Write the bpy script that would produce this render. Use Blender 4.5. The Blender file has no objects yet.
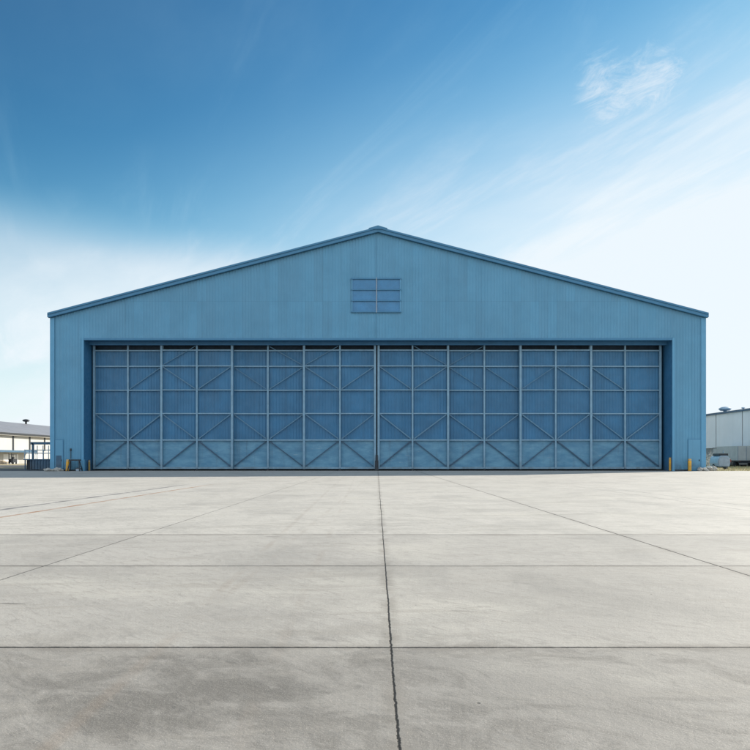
import bpy, math, random
from mathutils import Vector, noise as mnoise
random.seed(7)
R = math.radians
SC = bpy.context.scene
COL = SC.collection
F, VX, HY, EYE = 700.0, 377.0, 458.5, 1.25     # focal length in photo pixels, vanishing point, eye height

def X_(px, Y): return (px - VX) * Y / F
def Z_(py, Y): return EYE - (py - HY) * Y / F

# ------------------------------------------------------------------ node helpers
class NT:
    def __init__(s, tree):
        s.t = tree; s.t.nodes.clear()
    def add(s, typ, ins=None, **props):
        n = s.t.nodes.new(typ)
        for k, v in props.items(): setattr(n, k, v)
        for k, v in (ins or {}).items(): s.set(n.inputs[k], v)
        return n
    def set(s, sock, v):
        if isinstance(v, bpy.types.NodeSocket): s.t.links.new(v, sock)
        else: sock.default_value = v
    def m(s, op, a, b=None, c=None, clamp=False):
        n = s.t.nodes.new('ShaderNodeMath'); n.operation = op; n.use_clamp = clamp
        for i, v in enumerate((a, b, c)):
            if v is not None: s.set(n.inputs[i], v)
        return n.outputs[0]
    def mr(s, v, a, b, c=0.0, d=1.0, smooth=True):
        n = s.t.nodes.new('ShaderNodeMapRange'); n.interpolation_type = 'SMOOTHSTEP' if smooth else 'LINEAR'
        for i, q in enumerate((v, a, b, c, d)): s.set(n.inputs[i], q)
        return n.outputs[0]
    def mix(s, f, a, b, mode='MIX'):
        n = s.t.nodes.new('ShaderNodeMix'); n.data_type = 'RGBA'; n.blend_type = mode
        s.set(n.inputs[0], f)
        for i, q in ((6, a), (7, b)):
            if isinstance(q, (tuple, list)) and len(q) == 3: q = (*q, 1)
            s.set(n.inputs[i], q)
        return n.outputs[2]
    def noise(s, vec, scale, detail=4, rough=0.55, dist=0.0, out=0):
        n = s.add('ShaderNodeTexNoise', {'Scale': scale, 'Detail': detail, 'Roughness': rough, 'Distortion': dist})
        s.set(n.inputs['Vector'], vec)
        return n.outputs[out]
    def mapping(s, vec, scale=(1,1,1), loc=(0,0,0), rot=(0,0,0)):
        if any(rot): vec = s.add('ShaderNodeMapping', {'Vector': vec, 'Rotation': rot}).outputs[0]    # turn first, then stretch
        n = s.add('ShaderNodeMapping', {'Vector': vec, 'Scale': scale, 'Location': loc})
        return n.outputs[0]
    def wpos(s): return s.add('ShaderNodeNewGeometry').outputs['Position']

def new_mat(name):
    m = bpy.data.materials.new(name); m.use_nodes = True
    nt = NT(m.node_tree)
    bsdf = nt.add('ShaderNodeBsdfPrincipled'); out = nt.add('ShaderNodeOutputMaterial')
    m.node_tree.links.new(bsdf.outputs[0], out.inputs[0])
    return m, nt, bsdf

def paint(name, col, rough=0.5, var=0.12, scale=1.5, grime=0.0, grime_col=(0.08,0.07,0.06), streak=0.0, metallic=0.0, spec=0.4, seams=(), sheet=0.0):
    """painted / plain surface with worn variation, vertical rain streaks and dirt near the ground"""
    m, nt, b = new_mat(name)
    p = nt.wpos()
    n1 = nt.noise(p, scale, 5, 0.6)
    c = nt.mix(nt.mr(n1, .3, .7, 0, 1), tuple(v*(1-var) for v in col), tuple(min(1, v*(1+var)) for v in col))
    if streak:
        s1 = nt.noise(nt.mapping(p, (1.7, 1.7, .03)), 1.0, 4, .65)
        c = nt.mix(nt.mr(s1, .52, .75, 0, streak), c, tuple(v*.72 for v in col))
        s2 = nt.noise(nt.mapping(p, (2.3, 2.3, .05), (9, 3, 2)), 1.0, 4, .65)
        c = nt.mix(nt.mr(s2, .55, .75, 0, streak*.8), c, tuple(min(1, v*1.18 + .01) for v in col))
    if sheet:
        q = nt.add('ShaderNodeSeparateXYZ', {0: p})
        cx_ = nt.m('FLOOR', nt.m('DIVIDE', q.outputs[0], .9)); cz_ = nt.m('FLOOR', nt.m('DIVIDE', nt.m('SUBTRACT', q.outputs[2], 16.95), 30))
        wn_ = nt.add('ShaderNodeTexWhiteNoise', {'Vector': nt.add('ShaderNodeCombineXYZ', {0: cx_, 1: cz_}).outputs[0]}).outputs[0]
        c = nt.mix(nt.m('MULTIPLY', wn_, sheet), c, tuple(v*.6+.03 for v in col))
        edge = nt.mr(nt.m('FRACT', nt.m('DIVIDE', q.outputs[0], .9)), 0, .05, .30, 0)
        c = nt.mix(edge, c, tuple(v*.62 for v in col))
    if seams:
        z = nt.add('ShaderNodeSeparateXYZ', {0: p}).outputs[2]
        for sz in seams:
            k = nt.mr(nt.m('ABSOLUTE', nt.m('SUBTRACT', z, sz)), .012, .04, .25, 0)
            c = nt.mix(k, c, tuple(v*.6 for v in col))
    if grime:
        z = nt.add('ShaderNodeSeparateXYZ', {0: p}).outputs[2]
        g = nt.noise(p, 1.1, 6, .7)
        k = nt.m('MULTIPLY', nt.mr(z, 0, 1.6, 1, 0), nt.mr(g, .35, .65, 0.1, grime))
        c = nt.mix(k, c, grime_col)
    nt.set(b.inputs['Base Color'], c)
    rr = nt.mr(nt.noise(p, scale*3, 4), .3, .7, max(.05, rough-.1), min(1, rough+.12))
    nt.set(b.inputs['Roughness'], rr)
    b.inputs['Metallic'].default_value = metallic
    b.inputs['Specular IOR Level'].default_value = spec
    bump = nt.add('ShaderNodeBump', {'Strength': .15, 'Distance': .02, 'Height': nt.noise(p, 6, 4)})
    nt.set(b.inputs['Normal'], bump.outputs[0])
    return m

M = {}
M['cladding'] = paint('blue_cladding', (.104, .286, .430), .42, .06, .35, grime=.75, grime_col=(.045,.080,.105), streak=.5, sheet=.28, seams=(Z_(301.5, 70),))
M['trim']     = paint('blue_trim', (.100, .285, .440), .4, .05, .8, grime=.3, grime_col=(.05,.08,.1), streak=.2)
M['fascia']   = paint('blue_fascia', (.050, .180, .310), .4, .05, .8)
M['roofblue'] = paint('roof_sheet', (.16, .27, .36), .4, .08, .3)
M['doorblue'] = paint('door_sheet', (.040, .158, .290), .42, .12, .5, streak=.7, sheet=.22)
M['doorpost'] = paint('door_frame_steel', (.185, .310, .405), .42, .10, 2, grime=.5, streak=.3)
M['brace']    = paint('door_brace_steel', (.100, .205, .300), .45, .10, 2, streak=.3)
M['darkbrace'] = paint('dark_brace_steel', (.040, .085, .140), .45, .15, 2, streak=.3)  # darker steel tone for the bottom brace row
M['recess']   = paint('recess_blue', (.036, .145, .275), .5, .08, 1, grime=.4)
M['dark']     = paint('dark_steel', (.02, .024, .03), .5, .2, 3)
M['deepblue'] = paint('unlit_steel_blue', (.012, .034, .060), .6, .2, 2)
M['black']    = paint('black_rubber', (.012, .012, .013), .8, .2, 3)
M['yellow']   = paint('yellow_paint', (.72, .36, .025), .45, .12, 5, grime=.35, streak=.3)
M['olive']    = paint('faded_yellow_paint', (.30, .20, .05), .6, .2, 5, grime=.5)
M['navy']     = paint('navy_steel', (.05, .115, .185), .5, .15, 2, grime=.5)
M['galv']     = paint('galvanised_steel', (.25, .30, .35), .4, .1, 3, metallic=.3)
M['white']    = paint('white_cladding', (.50, .485, .45), .55, .05, .2, grime=.3, streak=.25)
M['greyclad'] = paint('grey_cladding', (.80, .80, .80), .5, .04, .2, streak=.2)
M['greybase'] = paint('grey_base_wall', (.30, .30, .29), .7, .12, .5, grime=.4)
M['greyroof'] = paint('grey_roof', (.20, .20, .215), .5, .08, .2, streak=.2)
M['van']      = paint('trailer_grey', (.42, .43, .42), .45, .08, 1, grime=.5, streak=.4)
M['bluegrey'] = paint('compressor_blue_grey', (.28, .38, .47), .4, .1, 2, grime=.4, streak=.3)
M['red']      = paint('red_paint', (.16, .045, .035), .5, .15, 3)
M['rock']     = paint('rubble', (.36, .345, .315), .9, .3, 5)
M['wood']     = paint('pallet_wood', (.38, .29, .18), .85, .25, 3)
M['twig']     = paint('dry_twig', (.52, .49, .43), .9, .2, 5)
M['straw']    = paint('dry_straw', (.46, .38, .20), .9, .3, 3)
# glossy painted panes of the gable window
M['pane'] = paint('blue_glazing', (.042, .185, .355), .25, .10, .9, spec=.5)

# weathered kick panels: scuffs, rust spots, cloudy pale oxidation
def kick():
    m, nt, b = new_mat('weathered_kick_panel')
    p = nt.wpos()
    base = (.080, .230, .360)
    c = nt.mix(nt.mr(nt.noise(nt.mapping(p, (.5, .5, 1.4)), 1.2, 6, .65), .35, .7), tuple(v*.86 for v in base), (.125,.285,.395))
    c = nt.mix(nt.mr(nt.noise(nt.mapping(p, (1.3, 1, .12), (3,1,0)), 1.6, 5, .65), .55, .75, 0, .5), c, (.06,.12,.17))
    c = nt.mix(nt.mr(nt.noise(p, 5.5, 6, .75), .68, .76, 0, .7), c, (.07,.06,.055))
    c = nt.mix(nt.mr(nt.noise(nt.mapping(p, (.6, 1, 3), (7,1,0)), 1.8, 5, .7), .6, .72, 0, .45), c, (.30,.38,.42))
    nt.set(b.inputs['Base Color'], c)
    nt.set(b.inputs['Roughness'], nt.mr(nt.noise(p, 2.2, 5), .3, .7, .35, .65))
    bump = nt.add('ShaderNodeBump', {'Strength': .35, 'Distance': .05, 'Height': nt.noise(p, .9, 4)})
    nt.set(b.inputs['Normal'], bump.outputs[0])
    return m
M['kick'] = kick()

def concrete():
    m, nt, b = new_mat('apron_concrete')
    p = nt.wpos()
    sx = nt.add('ShaderNodeSeparateXYZ', {0: p}); x, y = sx.outputs[0], sx.outputs[1]
    # ragged joints
    rag = nt.m('MULTIPLY', nt.m('SUBTRACT', nt.noise(p, 16, 6, .8), .5), .034)
    wav = nt.m('MULTIPLY', nt.m('SUBTRACT', nt.noise(p, .35, 2), .5), .03)
    xr = nt.m('ADD', nt.m('ADD', x, rag), wav); yr = nt.m('ADD', nt.m('ADD', y, rag), wav)
    def line(coord, pos, w, soft, k=1.0):
        return nt.mr(nt.m('ABSOLUTE', nt.m('SUBTRACT', coord, pos)), w, w+soft, k, 0)
    mx = lambda a, c: nt.m('MAXIMUM', a, c)
    j = line(xr, .095, .0036, .006)
    for pos, w, k in ((-3.87, .006, .75), (3.97, .009, .95), (-12.1, .006, .4), (12.6, .006, .5), (-16.5, .006, .4), (17, .006, .4), (-21, .006, .4), (22, .006, .4)):
        j = mx(j, line(xr, pos, w, .007, k))
    for pos, w, k in ((4.63, .009, 1), (8.14, .010, .95), (11.5, .013, .85), (1.1, .008, 1), (-2.4, .008, 1), (19, .014, .35), (26.5, .015, .35), (34, .015, .35), (41.5, .02, .35), (49, .02, .35), (57, .02, .35)):
        j = mx(j, line(yr, pos, w, .008, k))
    # halo of dirt along the joints
    h = mx(line(xr, .095, .01, .10, .5), mx(line(yr, 4.63, .01, .13, .55), line(yr, 8.14, .01, .12, .35)))
    h = mx(h, mx(line(yr, 11.5, .01, .2, .35), line(xr, 3.97, .01, .12, .35)))
    h = nt.m('MULTIPLY', h, nt.mr(nt.noise(p, 1.3, 5, .7), .38, .62))
    # slab tone
    row = nt.m('ADD', nt.m('GREATER_THAN', y, 4.63), nt.m('ADD', nt.m('GREATER_THAN', y, 8.14), nt.m('MULTIPLY', nt.m('GREATER_THAN', y, 11.5), 1)))
    row = nt.m('ADD', row, nt.m('FLOOR', nt.m('MULTIPLY', nt.m('MAXIMUM', nt.m('SUBTRACT', y, 11.5), 0), .133)))
    colm = nt.m('FLOOR', nt.m('DIVIDE', nt.m('SUBTRACT', x, .095), 3.95))
    cv = nt.add('ShaderNodeCombineXYZ', {0: colm, 1: row})
    wn = nt.add('ShaderNodeTexWhiteNoise', {'Vector': cv.outputs[0]}).outputs[0]
    A, B_ = (.335, .322, .300), (.358, .345, .322)
    c = nt.mix(wn, A, B_)
    c = nt.mix(nt.m('GREATER_THAN', y, 11.5), c, nt.mix(wn, (.460,.445,.415), (.485,.469,.438)))   # newer pour
    front = nt.m('LESS_THAN', y, 4.63)
    c = nt.mix(nt.m('MULTIPLY', nt.m('GREATER_THAN', y, 8.14), nt.m('LESS_THAN', y, 11.5)), c, nt.mix(wn, (.365,.352,.330), (.390,.376,.352)))
    c = nt.mix(nt.m('MULTIPLY', front, nt.m('LESS_THAN', x, .095)), c, (.270, .259, .241))   # darker slab tone, near left
    c = nt.mix(nt.m('MULTIPLY', front, nt.m('GREATER_THAN', x, .095)), c, (.262, .252, .236))
    # cloudy stains
    st = nt.noise(nt.mapping(p, (.8, .55, 1), (3.1, .4, 0)), .62, 9, .72, .6)
    c = nt.mix(nt.mr(st, .44, .66, 0, nt.mr(y, 4, 14, .45, .30)), c, (.205, .195, .178))
    lt = nt.noise(nt.mapping(p, (.6, .9, 1), (11, 5, 0)), .5, 6, .6)
    c = nt.mix(nt.mr(lt, .5, .72, 0, .5), c, (.50, .482, .435))
    # old spill in the near left slab, worn into the surface
    d = nt.add('ShaderNodeVectorMath', operation='LENGTH'); 
    nt.set(d.inputs[0], nt.mapping(p, (.85, 1.0, 0), (.85, -3.75, 0)))
    blot = nt.m('ADD', d.outputs['Value'], nt.m('MULTIPLY', nt.m('SUBTRACT', nt.noise(nt.mapping(p, (1,1.4,1), rot=(0,0,.4)), 1.5, 10, .74, .5), .5), 4.6))
    c = nt.mix(nt.mr(blot, -.1, 1.05, .80, 0), c, (.105, .099, .09))
    bl2 = nt.noise(nt.mapping(p, (.9, 1.3, 1), (1.7, 8.3, 0), (0,0,.5)), 1.3, 10, .74, 1.0)
    c = nt.mix(nt.m('MULTIPLY', nt.mr(bl2, .46, .60, 0, .62), nt.mr(y, 4.3, 5.2, 1, .16)), c, (.130, .123, .112))
    # brush / trowel marks, drifting streaks
    br = nt.noise(nt.mapping(p, (2.0, 7, 1), rot=(0,0,.75)), 1.9, 9, .74, 1.2)
    c = nt.mix(nt.mr(br, .50, .64, 0, .50), c, (.225, .215, .20))
    br2 = nt.noise(nt.mapping(p, (.35, 2.2, 1), (4,9,0), rot=(0,0,-.12)), 1.1, 9, .74, .5)
    c = nt.mix(nt.mr(br2, .51, .64, 0, .50), c, (.27, .255, .23))
    br3 = nt.noise(nt.mapping(p, (2.0, 6, 1), (4,9,3), rot=(0,0,.9)), 2.2, 9, .74, 1.6)
    c = nt.mix(nt.mr(br3, .56, .70, 0, .20), c, (.52, .50, .47))
    # tyre tracks heading to the doors
    for pos, k in ((-1.35, .20), (-.55, .14), (-1.5, .15)):
        tx = nt.m('ADD', x, nt.m('MULTIPLY', y, -.02 if pos < -1.4 else .02))
        t = line(nt.m('ADD', tx, nt.m('MULTIPLY', rag, 2)), pos, .015, .05, k)
        c = nt.mix(nt.m('MULTIPLY', t, nt.mr(nt.noise(p, .8, 5), .4, .6)), c, (.22, .17, .13))
    # fine grain
    g = nt.noise(p, 55, 5, .75)
    c = nt.mix(nt.mr(g, .38, .64, .0, .55), c, nt.mix(.5, c, (.22, .21, .19)))
    g2 = nt.noise(p, 160, 2, .6)
    c = nt.mix(nt.mr(g2, .56, .70, 0, .40), c, (.60, .58, .54))
    # pits and dropped spots
    v = nt.add('ShaderNodeTexVoronoi', {'Vector': p, 'Scale': 2.6, 'Randomness': 1.0})
    rs = nt.add('ShaderNodeTexWhiteNoise', {'Vector': v.outputs['Position']}).outputs[0]
    pit = nt.mr(nt.m('ADD', v.outputs['Distance'], nt.m('MULTIPLY', rag, 1.2)), nt.m('MULTIPLY', rs, .016), nt.m('ADD', nt.m('MULTIPLY', rs, .016), .022), .8, 0)
    pit = nt.m('MULTIPLY', pit, nt.m('GREATER_THAN', rs, .45))
    c = nt.mix(pit, c, (.10, .095, .085))
    # slim dark scrapes
    v2 = nt.add('ShaderNodeTexVoronoi', {'Vector': nt.mapping(p, (.55, 3.2, 1), (.3,.2,0), (0,0,.08)), 'Scale': .8, 'Randomness': 1.0})
    rs2 = nt.add('ShaderNodeTexWhiteNoise', {'Vector': v2.outputs['Position']}).outputs[0]
    sc = nt.mr(nt.m('ADD', v2.outputs['Distance'], nt.m('MULTIPLY', rag, 2)), .03, .085, .75, 0)
    c = nt.mix(nt.m('MULTIPLY', sc, nt.m('GREATER_THAN', rs2, .5)), c, (.085, .08, .072))
    # worn guide lines on both sides
    wear = nt.mr(nt.noise(p, 1.0, 6, .7), .38, .6, .3, 1)
    band = nt.m('MULTIPLY', nt.m('GREATER_THAN', x, -9.1), nt.m('LESS_THAN', x, -8.05))
    c = nt.mix(nt.m('MULTIPLY', band, .12), c, (.47, .47, .46))
    far = nt.mr(y, 30, 36, 1, 0)
    for pos, w, col, k in ((-9.15, .085, (.11,.11,.115), .95), (-8.0, .06, (.27,.155,.09), .95), (-9.6, .03, (.16,.16,.16), .5),
                           (9.8, .022, (.15,.14,.135), .6), (8.9, .022, (.15,.14,.135), .6)):
        c = nt.mix(nt.m('MULTIPLY', nt.m('MULTIPLY', line(xr, pos, w, .03, k), wear), far), c, col)
    c = nt.mix(h, c, (.17, .155, .135))
    c = nt.mix(1.0, c, (1.02, .985, .952), 'MULTIPLY')
    c = nt.mix(j, c, (.014, .013, .012))
    nt.set(b.inputs['Base Color'], c)
    nt.set(b.inputs['Roughness'], nt.mr(st, .4, .7, .72, .6))
    b.inputs['Specular IOR Level'].default_value = .2
    hgt = nt.m('ADD', nt.m('MULTIPLY', g, .006), nt.m('MULTIPLY', nt.noise(p, 7, 5, .65), .012))
    hgt = nt.m('ADD', hgt, nt.m('MULTIPLY', br, .006))
    hgt = nt.m('SUBTRACT', nt.m('SUBTRACT', hgt, nt.m('MULTIPLY', j, .010)), nt.m('MULTIPLY', pit, .01))
    bump = nt.add('ShaderNodeBump', {'Strength': .6, 'Distance': 1.0, 'Height': hgt})
    nt.set(b.inputs['Normal'], bump.outputs[0])
    return m
M['concrete'] = concrete()

def earth():
    m, nt, b = new_mat('dry_earth')
    p = nt.wpos()
    c = nt.mix(nt.mr(nt.noise(p, .15, 7, .65), .35, .65), (.36, .30, .20), (.48, .41, .28))
    c = nt.mix(nt.mr(nt.noise(p, 1.7, 6, .7), .45, .7, 0, .7), c, (.24, .20, .12))
    nt.set(b.inputs['Base Color'], c); b.inputs['Roughness'].default_value = .95
    b.inputs['Specular IOR Level'].default_value = .1
    bump = nt.add('ShaderNodeBump', {'Strength': .6, 'Distance': .2, 'Height': nt.noise(p, 3, 6, .7)})
    nt.set(b.inputs['Normal'], bump.outputs[0])
    return m
M['earth'] = earth()
def asphalt():
    m, nt, b = new_mat('asphalt')
    p = nt.wpos()
    c = nt.mix(nt.mr(nt.noise(p, .4, 6, .65), .35, .65), (.045, .046, .048), (.085, .085, .085))
    nt.set(b.inputs['Base Color'], c); b.inputs['Roughness'].default_value = .85
    return m
M['asphalt'] = asphalt()

# ------------------------------------------------------------------ mesh helpers
class MB:
    def __init__(s): s.v = []; s.f = []
    def quad(s, *pts):
        i = len(s.v); s.v += [tuple(p) for p in pts]; s.f.append(tuple(range(i, i+len(pts)))); return s
    def box(s, x0, x1, y0, y1, z0, z1, bev=0.0):
        if bev:
            return s.beam((.5*(x0+x1), .5*(y0+y1), z0), (.5*(x0+x1), .5*(y0+y1), z1), x1-x0, y1-y0, bev)
        i = len(s.v)
        s.v += [(x0,y0,z0),(x1,y0,z0),(x1,y1,z0),(x0,y1,z0),(x0,y0,z1),(x1,y0,z1),(x1,y1,z1),(x0,y1,z1)]
        s.f += [tuple(i+k for k in q) for q in ((0,3,2,1),(4,5,6,7),(0,1,5,4),(1,2,6,5),(2,3,7,6),(3,0,4,7))]
        return s
    def beam(s, a, b, w, d, bev=0.0, ref=None):
        """bar from a to b, w wide (across, in the x/z plane), d deep (along y)"""
        a, b = Vector(a), Vector(b); t = (b-a).normalized()
        r = Vector(ref) if ref else (Vector((0,1,0)) if abs(t.y) < .9 else Vector((0,0,1)))
        u = r.cross(t).normalized(); q = t.cross(u).normalized()
        hw, hd, e = w/2, d/2, bev
        if e: ring = [(-hw+e,-hd),(hw-e,-hd),(hw,-hd+e),(hw,hd-e),(hw-e,hd),(-hw+e,hd),(-hw,hd-e),(-hw,-hd+e)]
        else: ring = [(-hw,-hd),(hw,-hd),(hw,hd),(-hw,hd)]
        n = len(ring); i = len(s.v)
        for base in (a, b): s.v += [tuple(base + u*c0 + q*c1) for c0, c1 in ring]
        s.f.append(tuple(i+k for k in range(n))[::-1]); s.f.append(tuple(i+n+k for k in range(n)))
        for k in range(n): s.f.append((i+k, i+(k+1)%n, i+n+(k+1)%n, i+n+k))
        return s
    def tube(s, a, b, r0, r1=None, n=12):
        r1 = r0 if r1 is None else r1
        a, b = Vector(a), Vector(b); t = (b-a).normalized()
        u = t.orthogonal().normalized(); q = t.cross(u); i = len(s.v)
        for base, r in ((a, r0), (b, r1)):
            s.v += [tuple(base + (u*math.cos(2*math.pi*k/n) + q*math.sin(2*math.pi*k/n))*r) for k in range(n)]
        s.f.append(tuple(i+k for k in range(n))[::-1]); s.f.append(tuple(i+n+k for k in range(n)))
        for k in range(n): s.f.append((i+k, i+(k+1)%n, i+n+(k+1)%n, i+n+k))
        return s
    def lathe(s, c, axis, prof, n=20):
        """prof: list of (distance along the axis, radius)"""
        c, t = Vector(c), Vector(axis).normalized()
        u = t.orthogonal().normalized(); q = t.cross(u); i = len(s.v)
        for h, r in prof:
            s.v += [tuple(c + t*h + (u*math.cos(2*math.pi*k/n) + q*math.sin(2*math.pi*k/n))*max(r, 1e-4)) for k in range(n)]
        for j in range(len(prof)-1):
            for k in range(n):
                s.f.append((i+j*n+k, i+j*n+(k+1)%n, i+(j+1)*n+(k+1)%n, i+(j+1)*n+k))
        return s
    def prism(s, poly, y0, y1):
        """outline in x/z, extruded along y"""
        n = len(poly); i = len(s.v)
        s.v += [(x, y0, z) for x, z in poly] + [(x, y1, z) for x, z in poly]
        s.f.append(tuple(i+k for k in range(n))); s.f.append(tuple(i+n+k for k in range(n))[::-1])
        for k in range(n): s.f.append((i+k, i+n+k, i+n+(k+1)%n, i+(k+1)%n))
        return s
    def rib_sheet(s, x0, x1, Y, amp, pitch, zlo, zhi, back=True):
        """trapezoid-ribbed sheet in the x/z plane at depth Y (ribs towards the viewer); zlo / zhi are functions of x"""
        xs = []; x = x0
        prof = ((0, 0), (.52, 0), (.62, 1), (.90, 1), (1.0, 0))
        k = 0
        while x < x1 - 1e-6:
            for t, h in prof[:-1]:
                xx = x + t*pitch
                if xx < x1: xs.append((xx, h))
            x += pitch
        xs.append((x1, 0))
        for (xa, ha), (xb, hb) in zip(xs, xs[1:]):
            if xb - xa < 1e-5: continue
            s.quad((xa, Y-amp*ha, zlo(xa)), (xb, Y-amp*hb, zlo(xb)), (xb, Y-amp*hb, zhi(xb)), (xa, Y-amp*ha, zhi(xa)))
        return s
    def build(s, name, mat, parent=None, smooth=False):
        off = Vector((0,0,0))
        o = parent
        while o is not None: off += o.location; o = o.parent
        me = bpy.data.meshes.new(name)
        me.from_pydata([tuple(Vector(v) - off) for v in s.v], [], s.f)
        me.validate(); me.materials.append(M[mat] if isinstance(mat, str) else mat)
        if smooth:
            me.polygons.foreach_set('use_smooth', [True]*len(me.polygons))
            me.set_sharp_from_angle(angle=R(35))
        ob = bpy.data.objects.new(name, me); COL.objects.link(ob)
        if parent is not None: ob.parent = parent
        return ob

def tag(o, label=None, cat=None, group=None, kind=None):
    for k, v in (('label', label), ('category', cat), ('group', group), ('kind', kind)):
        if v: o[k] = v
    return o
def thing(name, loc, label, cat, group=None):
    o = bpy.data.objects.new(name, None); COL.objects.link(o); o.location = loc
    o.empty_display_size = .3
    return tag(o, label, cat, group)

def rock_mesh(c, r, seed, squash=.7):
    import bmesh
    bm = bmesh.new(); bmesh.ops.create_icosphere(bm, subdivisions=3, radius=1)
    mb = MB()
    for v in bm.verts:
        n = mnoise.noise(v.co*1.3 + Vector((seed*3.1, seed, 0)))*.45 + mnoise.noise(v.co*3.2 + Vector((seed, 0, 7)))*.16
        q = v.co*(1+n)
        q = Vector((round(q.x*3)/3*.35+q.x*.65, round(q.y*3)/3*.35+q.y*.65, round(q.z*3)/3*.35+q.z*.65))
        mb.v.append((c[0]+q.x*r, c[1]+q.y*r*.8, max(c[2]-.02, c[2]+r*squash*.75+q.z*r*squash)))
    mb.f = [tuple(v.index for v in f.verts) for f in bm.faces]
    bm.free()
    return mb

# ================================================================== ground
mb = MB(); n = 30
mb.quad((-4000,-4000,-.06), (4000,-4000,-.06), (4000,4000,-.06), (-4000,4000,-.06))
tag(mb.build('ground', 'earth'), kind='structure')
mb = MB(); mb.box(-160, 160, -60, 69.97, -.3, 0)
tag(mb.build('concrete_apron', 'concrete'), kind='structure')
mb = MB(); mb.box(-160, -33.2, 70.0, 90, -.3, -.025)
tag(mb.build('service_road', 'asphalt'), kind='structure')
mb = MB(); mb.box(-160, -33.2, 104, 133, -.3, -.03)
tag(mb.build('back_road', 'asphalt'), kind='structure')

# ================================================================== hangar
XC = .1
WX0, WX1 = X_(51, 70), X_(705, 70)
YF, YB = 70.0, 132.0
EZ, AZ = Z_(318.0, 70), Z_(233, 70)           # wall height under the rake trim: eave / apex
def topz(x): return EZ + (AZ-EZ)*(1 - abs(x-XC)/((WX1-WX0)/2))
OX0, OX1, OZ = X_(84, 70), X_(672, 70), Z_(340, 70)
hangar = thing('aircraft_hangar', (XC, YF, 0), 'huge blue corrugated aircraft hangar with closed sliding doors under a low gable', 'hangar')

mb = MB()
P = .30
mb.rib_sheet(WX0+.02, OX0, YF, .035, P, lambda x: 0, topz)
mb.rib_sheet(OX0, OX1, YF, .035, P, lambda x: OZ, topz)
mb.rib_sheet(OX1, WX1-.02, YF, .035, P, lambda x: 0, topz)
mb.build('front_wall', 'cladding', hangar)
for s, x in ((-1, WX0), (1, WX1)):
    mb = MB()
    y = YF+.05; k = 0
    while y < YB-.05:
        for ya, yb, h0, h1 in ((0,.6,0,0),(.6,.75,0,1),(.75,1.05,1,1),(1.05,1.2,1,0)):
            mb.quad((x+s*.04*h0, y+ya, 0), (x+s*.04*h1, y+yb, 0), (x+s*.04*h1, y+yb, EZ+.2), (x+s*.04*h0, y+ya, EZ+.2))
        y += 1.2
    mb.build('side_wall', 'cladding', hangar)
mb = MB(); mb.prism([(WX0,0),(WX1,0),(WX1,EZ),(XC,AZ),(WX0,EZ)], YB, YB+.15)
mb.build('rear_wall', 'cladding', hangar)
mb = MB(); mb.box(WX0+.05, WX1-.05, 70.0, YB, -.3, 0)
mb.build('hangar_floor', 'concrete', hangar)
# roof: two slopes
ov = .13
SL = (AZ-EZ)/((WX1-WX0)/2)
def rz(x, lift): return AZ + lift - abs(x-XC)*SL
for s in (-1, 1):
    xe = (WX0-ov) if s < 0 else (WX1+ov)
    poly = [(XC, rz(XC,.1)), (xe, rz(xe,.1)), (xe, rz(xe,.43)), (XC, rz(XC,.43))]
    mb = MB().prism(poly, YF-.1, YB+.3)
    roof = mb.build('roof', 'roofblue', hangar)
# rake trim along the gable: box fascia with a proud upper lip
for s in (-1, 1):
    xe = (WX0-ov) if s < 0 else (WX1+ov)
    mb = MB().prism([(XC, rz(XC,.0)), (xe, rz(xe,.0)), (xe, rz(xe,.30)), (XC, rz(XC,.30))], YF-.42, YF-.12)
    mb.build('rake_fascia', 'fascia', hangar)
    mb = MB().prism([(XC, rz(XC,.303)), (xe-.0*s, rz(xe,.303)), (xe, rz(xe,.47)), (XC, rz(XC,.47))], YF-.52, YF-.10)
    mb.build('rake_capping', 'fascia', hangar)
    # eave gutter along each side
    mb = MB(); xa = xe + s*.002
    mb.box(min(xa, xa+s*.06), max(xa, xa+s*.06), YF-.40, YB, rz(xe,.18)-.12, rz(xe,.5)-.02, )
    mb.build('gutter', 'fascia', hangar)
mb = MB().prism([(XC-.95, rz(XC-.95,.473)), (XC+.95, rz(XC+.95,.473)), (XC+.88, rz(XC+.88,.56)), (XC, rz(XC,.585)), (XC-.88, rz(XC-.88,.56))], YF-.56, YB+.3)
mb.build('ridge_cap', 'fascia', hangar)
# corner trims
for xa, xb in ((WX0-.06, X_(54.8,70)), (X_(700.8,70), WX1+.06)):
    MB().box(xa, xb, YF-.10, YF-.038, 0, topz(.5*(xa+xb))-.02).build('corner_trim', 'trim', hangar)
for xa, xb in ((X_(63.6,70), OX0-.25), (OX1+.25, X_(687.6,70))):
    MB().box(xa, xb, YF-.055, YF-.037, .0, .14).build('contact_strip', 'dark', hangar)  # dark strip added to draw the contact line at the wall foot
# centre and bay seams on the front cladding
MB().box(X_(376.1,70)-.03, X_(376.1,70)+.03, YF-.060, YF-.037, OZ+.25, Z_(314,70)).build('cladding_seam', 'cladding', hangar)
MB().box(X_(376.1,70)-.03, X_(376.1,70)+.03, YF-.060, YF-.037, Z_(276,70), AZ-.3).build('cladding_seam', 'cladding', hangar)
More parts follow.
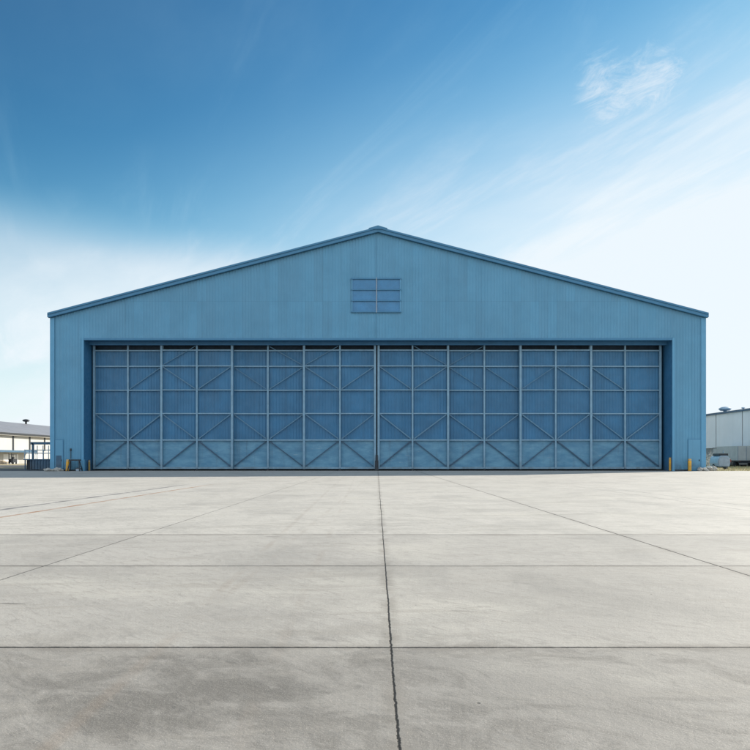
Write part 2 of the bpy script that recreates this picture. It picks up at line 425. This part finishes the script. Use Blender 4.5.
# opening: returns, soffit, edge trims
RD = 2.6
for s, x in ((-1, OX0), (1, OX1)):
    MB().box(min(x, x+s*.12), max(x, x+s*.12), YF+.003, YF+RD, 0, OZ).build('jamb', 'recess', hangar)
    MB().box(min(x+s*.01, x+s*.24), max(x+s*.01, x+s*.24), YF-.075, YF-.037, 0, OZ+.22).build('opening_trim', 'trim', hangar)
MB().box(OX0-.12, OX1+.12, YF+.003, YF+RD, OZ+.003, OZ+.15).build('soffit', 'recess', hangar)
MB().box(OX0+.013, OX1-.013, YF-.075, YF-.037, OZ-.02, OZ+.18).build('header_trim', 'fascia', hangar)
MB().box(OX0+.02, OX1-.02, YF+1.15, YF+1.32, OZ-.32, OZ-.002).build('door_track', 'recess', hangar)
MB().box(OX0+.02, OX1-.02, YF+2.35, YF+2.55, OZ-1.9, OZ-.002).build('gap_backing', 'deepblue', hangar)  # near-black board stands in for the unlit gap above the leaf sheets
MB().box(OX0+.02, OX1-.02, YF+1.3, YF+2.2, .002, .035).build('floor_rail', 'dark', hangar)

# ---- door leaves
bx = [93,127,161.5,197,232,267.5,304,340,375, 378.6,412.5,448,484.7,520.5,555.6,591,626,661.5]
rows = [345, 350.2, 366, 390, 413.5, 440, 468]
BR = {0:'D\\E/',1:'B/D/E\\',2:'A/B\\D\\E/',3:'B/D/E\\',4:'B\\D\\E/',5:'A\\B/D/E\\',6:'A/B\\D\\E/',7:'B/D/E\\',
      8:'B\\D\\E/',9:'A\\B/D/E\\',10:'A/B\\D\\E/',11:'B\\D/E\\',12:'B/D\\E/',13:'B\\D/E\\',14:'B\\D\\E/',15:'D/E\\'}
ROWI = {'A': (0, 2), 'B': (2, 3), 'D': (4, 5), 'E': (5, 6)}
for leaf in range(8):
    side = 0 if leaf < 4 else 1
    i0 = (leaf if side == 0 else leaf-4)*2 + side*9
    front = (leaf in (1, 3, 4, 6))
    Y = 71.40 if front else 71.72              # front face of the posts
    xs = [X_(bx[i0+k], 71.5) for k in range(3)]
    zr = [Z_(r, 71.5) for r in rows]
    ysheet = Y + .29
    b0 = (leaf*2)
    mb = MB(); e = .13
    for xa, xb in ((xs[0]-e, xs[1]), (xs[1], xs[2]+e)):
        mb.rib_sheet(xa, xb, ysheet, .035, .29, lambda x: zr[5], lambda x: zr[1]+.05)
    lf = mb.build('door_leaf', 'doorblue', hangar)
    for xa, xb in ((xs[0]-e, xs[1]-.004), (xs[1]+.004, xs[2]+e)):
        MB().box(xa, xb, ysheet-.03, ysheet+.03, zr[6]-.02, zr[5]-.003).build('kick_panel', 'kick', lf)
    for k, x in enumerate(xs):
        w = .165 if k == 1 else .22
        MB().box(x-w/2, x+w/2, Y, Y+.19, zr[6]-.12, Z_(344, 71.5), .015).build('post', 'doorpost', lf)
    for q, r in enumerate(zr[1:]):
        h = (.12,.105,.10,.105,.13,.20)[q]
        mb = MB()
        for k in (0, 1):
            xa = xs[k] + (.0825 if k == 1 else .11) + .002; xb = xs[k+1] - (.0825 if k == 0 else .11) - .002
            mb.box(xa, xb, Y+.03, Y+.17, r-h/2, r+h/2, .01)
        mb.build('rail', 'doorpost', lf)
    for k in (0, 1):
        code = BR[b0+k]
        for c in range(0, len(code), 2):
            ra, rb = ROWI[code[c]]
            zt, zb = zr[ra]-.11, zr[rb]+.13
            if code[c] == 'E': zb += .05
            xa, xb = xs[k]+.17, xs[k+1]-.17
            p, q = ((xa, zb), (xb, zt)) if code[c+1] == '/' else ((xa, zt), (xb, zb))
            w = random.choice((.09, .10, .12)) if code[c] in 'DE' else random.choice((.06, .075, .09))
            MB().beam((p[0], Y+.12, p[1]), (q[0], Y+.12, q[1]), w, .08, .008).build('brace', 'darkbrace' if code[c] == 'E' else 'brace', lf)
    # small roller at the foot of the middle post
    mb = MB(); mb.tube((xs[1]-.09, Y+.1, .14), (xs[1]+.09, Y+.1, .14), .13, n=16); mb.build('roller', 'dark', lf)
xm = X_(376.7, 71.2)
mb = MB(); mb.box(xm-.17, xm+.17, 71.20, 71.38, .05, 1.05, .03); mb.box(xm-.11, xm+.11, 71.18, 71.36, 1.05, 1.6, .03)
mb.build('door_bolt', 'dark', hangar)
MB().box(xm-.09, xm+.09, 71.70, 71.8, .0, Z_(345,71.5)).build('gap_strip', 'black', hangar)  # black strip stands in for the dark gap between the meeting leaves

# ---- gable window
gx0, gx1, gz0, gz1 = X_(352,70), X_(400.3,70), Z_(312.6,70), Z_(278.2,70)
gm = X_(376.6,70)
mb = MB(); mb.box(gx0, gx1, YF-.065, YF-.040, gz0, gz1)
gw = mb.build('gable_window', 'pane', hangar)
for xe in (gx0, gx1):
    MB().box(xe-.055, xe+.055, YF-.16, YF-.067, gz0+.062, gz1-.062).build('frame_stile', 'trim', gw)
MB().box(gm-.045, gm+.045, YF-.175, YF-.067, gz0-.02, gz1+.02).build('mullion', 'galv', gw)
for py in (279.0, 290.0, 301.0, 312.2):
    z = Z_(py, 70)
    mb = MB()
    for xa, xb in ((gx0-.10, gm-.048), (gm+.048, gx1+.10)):
        mb.box(xa, xb, YF-.20, YF-.067, z-.055, z+.055)
    mb.build('transom', 'fascia', gw)  # dark colour draws the sill shadow along each pane row

# ---- low access doors in the front wall
def access_door(px0, px1, py, lbl):
    x0, x1, z1 = X_(px0,70), X_(px1,70), Z_(py,70)
    d = MB().box(x0, x1, YF-.062, YF-.037, .03, z1).build('access_door', 'cladding', hangar)
    d['label'] = lbl
    f = MB(); f.prism([(x0-.05,.03),(x0-.002,.03),(x0-.002,z1+.002),(x1+.002,z1+.002),(x1+.002,.03),(x1+.05,.03),(x1+.05,z1+.05),(x0-.05,z1+.05)], YF-.068, YF-.037)
    f.build('frame', 'fascia', d)
    MB().box(x1-.16, x1-.10, YF-.11, YF-.063, 1.0, 1.15).build('handle', 'dark', d)
    return d
d = access_door(55.6, 63, 440, 'low blue access door beside the left corner')
MB().box(X_(56.3,70), X_(61.8,70), YF-.075, YF-.064, .35, 1.55).build('vent_panel', 'navy', d)
access_door(688.3, 700.3, 439.5, 'low blue access door behind the yellow bollard')
# conduit on the left of the door
mb = MB(); cx = X_(71.2, 70); mb.tube((cx, YF-.09, 1.2), (cx, YF-.09, 2.0), .03); mb.box(cx-.07, cx+.07, YF-.14, YF-.04, 2.0, 2.25, .01)
mb.build('conduit', 'dark', hangar)
# guard block at the foot of the left jamb
mb = MB(); mb.box(X_(81.5,70), X_(85.6,70), YF-.35, YF-.08, 0, 1.15, .03); mb.build('guard_block', 'trim', hangar)

# ================================================================== bollards
def bollard(x, y, r, h, mat, label, lean=0):
    t = thing('bollard', (x, y, 0), label, 'bollard', 'yellow bollards guarding the hangar door')
    m_ = MB(); top = Vector((x + lean*h, y, h))
    ax = (top - Vector((x,y,0))).normalized()
    m_.lathe((x, y, 0), ax, [(-.02, r), (h-.07, r), (h-.03, r*.9), (h-.005, r*.55), (h, 0)], 20)
    m_.build('post', mat, t, True)
    m_ = MB(); m_.lathe((x, y, 0), (0,0,1), [(0, r*1.9), (.03, r*1.9), (.035, r*1.02)], 20)
    m_.build('base_plate', 'dark', t)
    m_ = MB(); m_.lathe((x+lean*(h-.16), y, h-.16), ax, [(0, r+.004), (.06, r+.004)], 20)
    m_.build('band', 'galv', t)
bollard(X_(67.2,69.4), 69.4, .15, 1.15, 'yellow', 'leaning yellow bollard at the left end of the hangar front', .06)
bollard(X_(89.2,70.7), 70.7, .10, 1.1, 'olive', 'faded thin bollard in the shade of the left door jamb')
bollard(X_(670.1,70.3), 70.3, .115, 1.35, 'yellow', 'slim yellow bollard just inside the right edge of the doorway')
bollard(X_(689.7,69.4), 69.4, .165, 1.22, 'yellow', 'stout yellow bollard before the right access door of the hangar')

# ================================================================== work frame by the left jamb
wx0, wx1, wy = X_(68.8,69.2), X_(80.4,69.2), 69.3
t = thing('trestle', (wx0, wy, 0), 'dark steel trestle next to the leaning yellow bollard', 'trestle')
MB().box(wx0, wx1, wy-.09, wy+.09, 1.02, 1.16, .02).build('top_bar', 'dark', t)
for x, s in ((wx0+.14, -1), (wx1-.16, 1)):
    for e in (-1, 1):
        MB().beam((x, wy+e*.05, 1.03), (x+s*.08+.10*s, wy+e*.38, 0), .07, .07).build('leg', 'dark', t)
    MB().beam((x+s*.07, wy-.2, .45), (x+s*.07, wy+.2, .45), .05, .05).build('stretcher', 'dark', t)
tc = thing('toolbox', (X_(78.7,69.3), 69.3, 0), 'small grey toolbox on the ground beneath the dark trestle', 'toolbox')
x = X_(78.7, 69.3)
MB().box(x-.24, x+.16, 69.18, 69.44, 0, .24, .02).build('body', 'galv', tc)
MB().box(x-.25, x+.17, 69.17, 69.45, .242, .30, .02).build('lid', 'dark', tc)
mb = MB(); mb.tube((x-.12, 69.31, .30), (x-.12, 69.31, .37), .012); mb.tube((x+.04, 69.31, .30), (x+.04, 69.31, .37), .012); mb.tube((x-.13, 69.31, .37), (x+.05, 69.31, .37), .014)
mb.build('handle', 'dark', tc)

# ================================================================== service platform behind the left corner
Y0 = 78.0
ax0, ax1 = X_(24,Y0), X_(54,Y0)
t = thing('service_platform', (ax0, Y0, 0), 'dark blue steel service platform with railings behind the left corner of the hangar', 'platform')
mb = MB(); mb.rib_sheet(X_(32,Y0), ax1, Y0, .06, .32, lambda x: .05, lambda x: 1.08); mb.box(X_(32,Y0)+.003, ax1, Y0+.003, Y0+2.2, .05, 1.08)
mb.build('base', 'navy', t)
mb = MB(); mb.box(ax0+.18, X_(32,Y0)-.003, Y0+.25, Y0+1.6, .0, 1.08); mb.build('opening_fill', 'dark', t)  # dark box stands in for the dark opening under the deck
for x in (ax0+.08, X_(30.5,Y0)): MB().box(x-.05, x+.05, Y0+.05, Y0+.15, 0, 1.08).build('leg', 'navy', t)
MB().box(ax0-.05, ax1+.05, Y0-.1, Y0+2.25, 1.083, 1.2, .02).build('deck', 'navy', t)
def vpost(px, ztop, w=.07): MB().box(X_(px,Y0)-w/2, X_(px,Y0)+w/2, Y0-.04, Y0+.03, 1.2, ztop).build('railing_post', 'bluegrey', t)
for px, py in ((24.8, 449.5), (29.3, 450.5), (37.3, 445.5), (43, 445.5), (48.6, 445.5)): vpost(px, Z_(py,Y0))
MB().box(X_(32.1,Y0), X_(33.9,Y0), Y0-.10, Y0+.08, 1.2, Z_(443.2,Y0)).build('mast', 'navy', t)
MB().box(X_(31,Y0), ax1, Y0-.10, Y0+.08, Z_(444.6,Y0)+.004, Z_(443.2,Y0)+.13).build('top_beam', 'navy', t)
for py in (450.0, 453.2):
    MB().box(ax0+.05, ax1, Y0-.055, Y0-.042, Z_(py,Y0)-.06, Z_(py,Y0)+.04).build('railing', 'bluegrey', t)
    MB().box(ax0+.05, ax1, Y0+2.1, Y0+2.16, Z_(py,Y0)-.04, Z_(py,Y0)+.04).build('railing', 'bluegrey', t)
for px in (26, 34, 44): MB().box(X_(px,Y0), X_(px,Y0)+.06, Y0+2.162, Y0+2.22, 1.2, Z_(449.5,Y0)).build('railing_post', 'bluegrey', t)
# foam of grey rubble at the foot of the left wall, and at the right corner
for i, (px, y, r) in enumerate(((47.6,69.0,.34),(52.4,69.1,.27),(57.5,69.2,.40),(61.2,69.3,.24))):
    x = X_(px, y)
    o = rock_mesh((x, y, 0), r, i+1, .5).build('rock', 'rock')
    tag(o, ('grey rubble lump farthest left, beside the service platform', 'small rubble lump against the foot of the left corner trim',
            'widest flat rubble slab lying before the low left access door', 'smallest rubble chunk between the flat slab and the leaning bollard')[i], 'rock', 'rubble at the left hangar corner')
for i, (px, y, r, q) in enumerate(((700.2,69.3,.26,.8),(704.2,69.6,.36,.55),(708.6,70.4,.42,.65),(712.6,71.4,.40,.7),(706.5,68.9,.16,.6))):
    x = X_(px, y)
    o = rock_mesh((x, y, 0), r, i+11, q).build('rock', 'rock')
    tag(o, ('upright pale rock nearest the stout yellow bollard on the right', 'low flat rock against the right corner of the hangar',
            'largest pale rock just past the right hangar corner', 'rounded rock nearest the wheels of the blue compressor', 'smallest rock fragment in front of the right corner pile')[i], 'rock', 'rocks at the right hangar corner')

# ================================================================== right side: compressor, shrub, trailer, grass
cy = 78.0; cx = X_(719.8, cy)
t = thing('portable_compressor', (cx, cy, 0), 'blue grey wheeled compressor tank parked past the right hangar corner', 'compressor')
prof = [(-.62,.42),(-.50,.36),(.50,.36),(.64,.44),(.70,.75),(.66,1.20),(.52,1.46),(.30,1.56),(-.28,1.56),(-.52,1.44),(-.64,1.18),(-.69,.75)]
mb = MB().prism([(cx+a, b_) for a, b_ in prof], cy-.9, cy+.95)
body = mb.build('body', 'bluegrey', t)
MB().prism([(cx+a*.86, .95+(b_-.95)*.86) for a, b_ in prof], cy-.97, cy-.903).build('end_panel', 'galv', body)
mb = MB(); mb.box(cx-.42, cx+.56, cy-.8, cy+.8, 1.563, 1.80, .04); mb.build('engine_cover', 'dark', t)
mb = MB(); mb.tube((cx+.3, cy-.2, 1.85), (cx+.3, cy-.2, 2.15), .05); mb.build('exhaust', 'galv', t)
mb = MB(); mb.box(cx-.55, cx+.55, cy-.7, cy+.9, .26, .36); mb.beam((cx, cy-.7, .3), (cx, cy-1.7, .2), .1, .1); mb.build('chassis', 'dark', t)
for s in (-1, 1):
    w = MB(); w.lathe((cx+s*.62-.09, cy+.1, .32), (1,0,0), [(0,.2),(.02,.3),(.05,.32),(.13,.32),(.16,.3),(.18,.2)], 24)
    w = w.build('wheel', 'black', t, True)
    h = MB(); h.lathe((cx+s*.62-.1, cy+.1, .32), (1,0,0), [(0,0),(.0,.17),(.2,.17),(.2,0)], 16); h.build('rim', 'galv', w)
mb = MB(); mb.lathe((cx+.72, cy-.75, 1.0), (0,1,0), [(0,0),(0,.20),(.05,.22),(.06,.12),(.30,.12),(.31,.22),(.36,.20),(.36,0)], 20)
mb.build('hose_reel', 'red', t)

def shrub(name, label, c, h, w, seed, count):
    rnd = random.Random(seed)
    t = thing(name, c, label, 'shrub')
    st = MB(); lv = MB()
    for i in range(26):
        a = rnd.uniform(0, 6.28); r = w*rnd.random()**.5
        tip = Vector((c[0]+math.cos(a)*r, c[1]+math.sin(a)*r, c[2]+h*rnd.uniform(.5, 1)*(1-.35*(r/w)**2)))
        base = Vector((c[0]+rnd.uniform(-.1,.1), c[1]+rnd.uniform(-.1,.1), c[2]))
        mid = base.lerp(tip, .5) + Vector((rnd.uniform(-.12,.12), rnd.uniform(-.12,.12), .12))
        st.tube(base, mid, .018, .012, 5); st.tube(mid, tip, .012, .004, 5)
        for k in range(count):
            q = mid.lerp(tip, rnd.uniform(-.3, 1.05)) + Vector((rnd.gauss(0,.09), rnd.gauss(0,.09), rnd.gauss(0,.08)))
            u = Vector((rnd.uniform(-1,1), rnd.uniform(-1,1), rnd.uniform(-1,1))).normalized()*rnd.uniform(.03,.07)
            v = u.orthogonal()*.5
            lv.quad(q-u, q+v, q+u, q-v)
    st.build('stem', 'twig', t); lv.build('foliage', 'twig', t)
sy = 84; shrub('dry_shrub', 'pale grey dry shrub squeezed between hangar corner and compressor', (X_(710.3,sy), sy, -.06), 2.5, .9, 3, 26)

ty = 106.0; tx0 = X_(737.5, ty)
t = thing('box_trailer', (tx0+1.3, ty, -.06), 'grey box trailer parked by the shaded right warehouse', 'trailer')
MB().box(tx0, tx0+2.7, ty, ty+6.5, .95, 3.15, .05).build('body', 'van', t)
mb = MB()
for x in (tx0+.06, tx0+1.35, tx0+2.64): mb.box(x-.05, x+.05, ty-.035, ty-.002, 1.0, 3.1)
mb.build('door_frame', 'galv', t)
MB().box(tx0+.3, tx0+2.4, ty+.1, ty+6.4, .72, .945).build('chassis', 'dark', t)
MB().box(tx0+.1, tx0+2.6, ty-.12, ty-.04, .55, .72).build('bumper', 'dark', t)
for s in (0, 1):
    for yy in (1.2, 5.0):
        xw = tx0+.05 if s == 0 else tx0+2.35
        MB().lathe((xw, ty+yy, .36), (1,0,0), [(0,.0),(0,.28),(.05,.42),(.25,.42),(.3,.28),(.3,0)], 24).build('wheel', 'black', t, True)
    xl = tx0+.35 if s == 0 else tx0+2.35
    MB().box(xl-.1, xl+.1, ty-.06, ty-.036, .8, .9).build('tail_lamp', 'red', t)
# second, lower van body beyond it
vy = 114.0; vx0 = X_(726.5, vy)
t = thing('utility_cabin', (vx0+1, vy, -.06), 'pale grey site cabin behind the box trailer on the right', 'cabin')
MB().box(vx0, vx0+3.4, vy, vy+4.5, .25, 2.95, .04).build('body', 'van', t)
MB().box(vx0-.08, vx0+3.48, vy-.08, vy+4.58, 2.955, 3.08).build('roof', 'greyroof', t)
MB().box(vx0+.35, vx0+1.2, vy-.03, vy-.002, .4, 2.45).build('door', 'greybase', t)
for yy in (.4, 4.0): MB().box(vx0+.2, vx0+3.2, vy+yy-.15, vy+yy+.15, -.06, .248).build('skid', 'dark', t)

# dry grass on the right
rnd = random.Random(5); mb = MB()
for i in range(16000):
    y = 71 + 55*rnd.random()**1.4; x = 34 + rnd.random()*26
    if rnd.random() > .25 + .75*max(0, mnoise.noise(Vector((x*.22, y*.22, 0)))+.35): continue
    h = rnd.uniform(.08, .34); a = rnd.uniform(0, 3.14); w = rnd.uniform(.015, .04)
    dx, dy = math.cos(a)*w, math.sin(a)*w; lx, ly = rnd.gauss(0,.09), rnd.gauss(0,.09)
    mb.quad((x-dx,y-dy,-.06), (x+dx,y+dy,-.06), (x+lx,y+ly,h-.06))
tag(mb.build('dry_grass', 'straw'), 'straw coloured dry grass on the ground right of the hangar', 'grass', kind='stuff')

# ================================================================== right warehouse
wx = 60.0
t = thing('grey_warehouse', (wx, 85, -.06), 'flat roofed grey warehouse with tall panels in shade at the right edge', 'warehouse')
MB().box(wx+.25, wx+34, 85, 205, -.06, 9.0).build('wall', 'greybase', t)
for k in range(13):
    y0 = 88.1 + k*8.95
    MB().box(wx, wx+.247, y0+.12, y0+8.83, 3.1, 9.0).build('cladding_panel', 'greyclad', t)
    MB().box(wx+.06, wx+.247, y0-.11, y0+.11, -.06, 9.0).build('pilaster', 'fascia' if False else 'dark', t)
MB().box(wx-.35, wx+34.3, 84.7, 205.3, 9.003, 9.32).build('roof_edge', 'navy', t)
def roof_vent(px, py, Y, r, h, parent, zbase, xx=None, mat='bluegrey'):
    x = X_(px, Y); z = Z_(py, Y)
    vb = MB(); vb.lathe((x, Y, z), (0,0,1), [(-.05, r*.3),(0, r*.75),(h*.35, r),(h*.55, r*.96),(h*.85, r*.6),(h, 0)], 24)
    vb.lathe((x, Y, zbase), (0,0,1), [(0, r*.3),(.02, r*.3),(z-zbase-.04, r*.28)], 12)
    vb.build('roof_ventilator', mat, parent, True)
roof_vent(725, 410.6, 124, 1.05, .72, t, 9.3)
roof_vent(743.2, 408.4, 121, .32, .22, t, 9.3)

# ================================================================== left warehouse
wx = -90.0; ez, rzz, rx = 7.5, 11.4, -105.0
t = thing('white_warehouse', (wx, 125, -.06), 'sunlit white warehouse with a grey pitched roof at the far left', 'warehouse')
mb = MB(); mb.prism([(wx,-.06),(wx,ez),(rx,rzz-.1),(2*rx-wx,ez),(2*rx-wx,-.06)], 125, 330); mb.build('wall', 'white', t)
for s in (0, 1):
    xe = wx+.9 if s == 0 else 2*rx-wx-.9
    e = ez-.22
    MB().prism([(xe, e), (xe, e+.22), (rx, rzz+.22), (rx, rzz)], 124, 331).build('roof', 'greyroof', t)
MB().box(wx+.905, wx+1.1, 124, 331, ez-.42, ez+.02).build('gutter', 'dark', t)
MB().box(wx+.5, wx+.9, 124, 331, ez-.62, ez-.42).build('eave_board', 'white', t)
for px in (13.0, 29.6, -8, 44.5):
    Y = -wx*F/(VX-px)
    mb = MB(); mb.box(wx+.02, wx+.12, Y-.3, Y+.3, 3.3, ez-.3); mb.build('pilaster', 'dark', t)
for k in range(9):
    MB().box(wx+.003, wx+.06, 168.5+k*13, 175.5+k*13, 0, 2.3).build('roller_door', 'greyclad', t)
MB().box(wx+.003, wx+2.6, 140, 180, 2.75, 3.25).build('canopy', 'navy', t)
roof_vent(26, 421.6, 209, 1.0, .75, t, 10.9, mat='dark')
# forklift and pallets under the canopy
fy = 163.0; fx = X_(11, fy)
t = thing('forklift', (fx, fy, -.06), 'dark forklift standing in front of the far white warehouse', 'forklift')
mb = MB(); mb.box(fx-.55, fx+.55, fy-.2, fy+1.9, .3, 1.15, .1); mb.build('body', 'dark', t)
mb = MB()
for a in (-.48, .48):
    for b_ in (.1, 1.4): mb.box(fx+a-.04, fx+a+.04, fy+b_-.04, fy+b_+.04, 1.15, 2.15)
mb.box(fx-.56, fx+.56, fy, fy+1.5, 2.15, 2.22); mb.build('overhead_guard', 'dark', t)
mb = MB()
for a in (-.3, .3): mb.box(fx+a-.06, fx+a+.06, fy-.42, fy-.28, .1, 2.5)
mb.build('mast', 'dark', t)
mb = MB()
for a in (-.28, .28): mb.box(fx+a-.06, fx+a+.06, fy-1.5, fy-.43, .1, .16)
mb.build('fork', 'galv', t)
for a in (-.52, .34):
    for yy in (.15, 1.5): MB().lathe((fx+a, fy+yy, .24), (1,0,0), [(0,0),(0,.3),(.18,.3),(.18,0)], 18).build('wheel', 'black', t)
MB().box(fx-.25, fx+.25, fy+.6, fy+1.1, 1.152, 1.6, .06).build('seat', 'black', t)
for i, (px, y, nlay) in enumerate(((2.0, 166, 6), (6.0, 165, 4))):
    x = X_(px, y)
    for q in range(nlay):
        z = -.06 + q*.15
        pl = MB()
        for s in (-.5, 0, .5): pl.box(x+s-.05, x+s+.05, y-.6, y+.6, z, z+.10)
        for k in range(6): pl.box(x-.6, x+.6, y-.6+k*.22, y-.6+k*.22+.12, z+.102, z+.124)
        o = pl.build('pallet', 'wood')
        tag(o, 'wooden pallet in the taller stack by the canopy of the white warehouse' if i == 0 else 'wooden pallet in the lower stack beside the forklift', 'pallet',
            'pallets in the taller stack' if i == 0 else 'pallets in the lower stack')

# ================================================================== light, sky, camera
KX, KY = 1.40, 1.08                       # shadow length per metre of height: to the left / towards the camera
sun_dir = Vector((KX, KY, 1)).normalized()
elev = math.asin(sun_dir.z); azim = math.atan2(sun_dir.x, sun_dir.y)   # azimuth from +Y towards +X
L = bpy.data.lights.new('sun', 'SUN'); L.energy = 4.6; L.angle = R(.53); L.color = (1.0, .94, .83)
lo = bpy.data.objects.new('sun', L); COL.objects.link(lo)
lo.rotation_euler = (-sun_dir).to_track_quat('-Z', 'Y').to_euler(); lo.location = (60, 60, 80)

w = bpy.data.worlds.new('World'); SC.world = w; w.use_nodes = True
nt = NT(w.node_tree)
sky = nt.add('ShaderNodeTexSky', sky_type='NISHITA', sun_disc=False, sun_elevation=elev, sun_rotation=azim,
             altitude=50, air_density=1.0, dust_density=.15, ozone_density=2.0)
tc = nt.add('ShaderNodeTexCoord').outputs['Generated']
d = nt.add('ShaderNodeVectorMath', operation='NORMALIZE'); nt.set(d.inputs[0], tc); D = d.outputs[0]
s = nt.add('ShaderNodeSeparateXYZ', {0: D}); dx, dy, dz = s.outputs
zz = nt.m('ADD', nt.m('MAXIMUM', dz, 0), .12)
cl = nt.add('ShaderNodeCombineXYZ', {0: nt.m('DIVIDE', dx, zz), 1: nt.m('DIVIDE', dy, zz)}).outputs[0]   # cloud sheet overhead
def pdir(px, py): return Vector((px-VX, F, HY-py)).normalized()
def cap(px, py, deg, soft):
    q = nt.add('ShaderNodeVectorMath', operation='DOT_PRODUCT'); nt.set(q.inputs[0], D); q.inputs[1].default_value = pdir(px, py)
    return nt.mr(q.outputs['Value'], math.cos(R(deg+soft)), math.cos(R(deg)), 0, 1)
# thin high veil, streaked along one wind direction
v1 = nt.noise(nt.mapping(cl, (.45, 1.1, 1), (2.3, 1.7, 0), (0, 0, R(-121))), .9, 8, .58, .5)
v2 = nt.noise(nt.mapping(cl, (.42, 2.1, 1), (.4, 5.1, 0), (0, 0, R(-117))), 1.6, 10, .64, .7)
veil = nt.m('ADD', nt.mr(v1, .40, .72, 0, .8), nt.mr(v2, .46, .74, 0, .6))
# it thickens towards the right and towards the horizon
grow = nt.m('ADD', nt.mr(dx, -.45, .5, .10, .8), nt.mr(dz, .5, .12, 0, .5))
veil = nt.m('MULTIPLY', veil, grow)
# left bank above the horizon
bank = nt.m('MULTIPLY', nt.mr(nt.m('ADD', nt.m('ADD', dz, nt.m('MULTIPLY', dx, .12)), nt.m('MULTIPLY', nt.m('SUBTRACT', v2, .5), .09)), .285, .20, 0, .62), nt.m('MULTIPLY', nt.mr(v1, .25, .6, .6, 1), nt.mr(dz, .04, .22, .35, 1)))
# single bright wisp up on the right
wn = nt.noise(nt.mapping(cl, (1.6, 2.6, 1), (3.2, 6.3, 0), (0,0,R(-118))), 5.0, 10, .76, .9)
hz = nt.m('SUBTRACT', dz, nt.m('MULTIPLY', dx, .3))
hz = nt.m('ADD', hz, nt.m('MULTIPLY', nt.m('SUBTRACT', v1, .5), .22))
haze = nt.m('MULTIPLY', nt.mr(hz, .50, .14, 0, 1), nt.mr(dx, -.5, .35, .48, .60))
haze = nt.m('ADD', haze, nt.m('ADD', nt.m('MULTIPLY', nt.mr(dz, .62, .30, 0, .12), nt.mr(dx, -.35, .05, .1, 1)), nt.mr(dz, .16, 0, 0, .35)))
wmask = nt.m('MAXIMUM', cap(612, 88, .0, 3.7), cap(648, 77, .0, 3.3))
wisp = nt.mr(nt.m('ADD', nt.m('MULTIPLY', wn, 1.0), nt.m('MULTIPLY', wmask, .42)), .70, 1.16, 0, .44)
cloud = nt.m('MINIMUM', nt.m('ADD', wisp, nt.m('ADD', haze, nt.m('ADD', nt.m('MULTIPLY', veil, .46), nt.m('MULTIPLY', bank, .8)))), .97)
# tone of the clear air: deeper away from the sun, soft shoulder near it
STR, EXPO = .12, 2**.75
def vm(op, a_, b_=None):
    q = nt.add('ShaderNodeVectorMath', operation=op); nt.set(q.inputs[0], a_)
    if b_ is not None: nt.set(q.inputs[1], b_)
    return q.outputs[0]
base = vm('MULTIPLY', sky.outputs[0], (.218, .218, .218))
base = nt.add('ShaderNodeGamma', {'Color': base, 'Gamma': 2.0}).outputs[0]
base = vm('MULTIPLY', base, (.58, .92, .71))
den = vm('ADD', base, (1.6, 1.6, 1.6))
base = vm('MULTIPLY', vm('DIVIDE', base, den), (1.9, 1.9, 1.9))
col = nt.mix(cloud, base, nt.mix(nt.mr(cloud, 0, .7), (.56, .86, 1.0), (.87, .945, 1.0)))
# bright cumulus added unseen behind the camera to lift the shaded facade
fill_noise = nt.noise(nt.mapping(cl, (1, 1, 1), (7.7, 2.2, 0)), .9, 8, .58, .3)
fill_cloud = nt.m('MULTIPLY', nt.mr(dy, .05, -.35, 0, 1), nt.mr(fill_noise, .36, .54, .35, 1))
col = nt.mix(fill_cloud, col, (1.16, 1.36, 1.54))
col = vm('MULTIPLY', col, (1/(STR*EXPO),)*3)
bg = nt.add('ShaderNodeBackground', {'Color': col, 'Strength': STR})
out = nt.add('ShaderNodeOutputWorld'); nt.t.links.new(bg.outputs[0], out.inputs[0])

cam = bpy.data.cameras.new('camera'); co = bpy.data.objects.new('camera', cam); COL.objects.link(co)
cam.sensor_width = 36; cam.sensor_fit = 'HORIZONTAL'; cam.lens = F/750*36
cam.shift_x = -(VX-375)/750; cam.shift_y = (HY-375)/750
cam.clip_start = .05; cam.clip_end = 12000
co.location = (0, 0, EYE); co.rotation_euler = (R(90), 0, 0)
SC.camera = co
SC.view_settings.view_transform = 'Standard'; SC.view_settings.look = 'None'
SC.view_settings.gamma = 1; SC.view_settings.use_curve_mapping = False
SC.view_settings.exposure = .75
SC.cycles.max_bounces = 6
SC.cycles.use_denoising = True
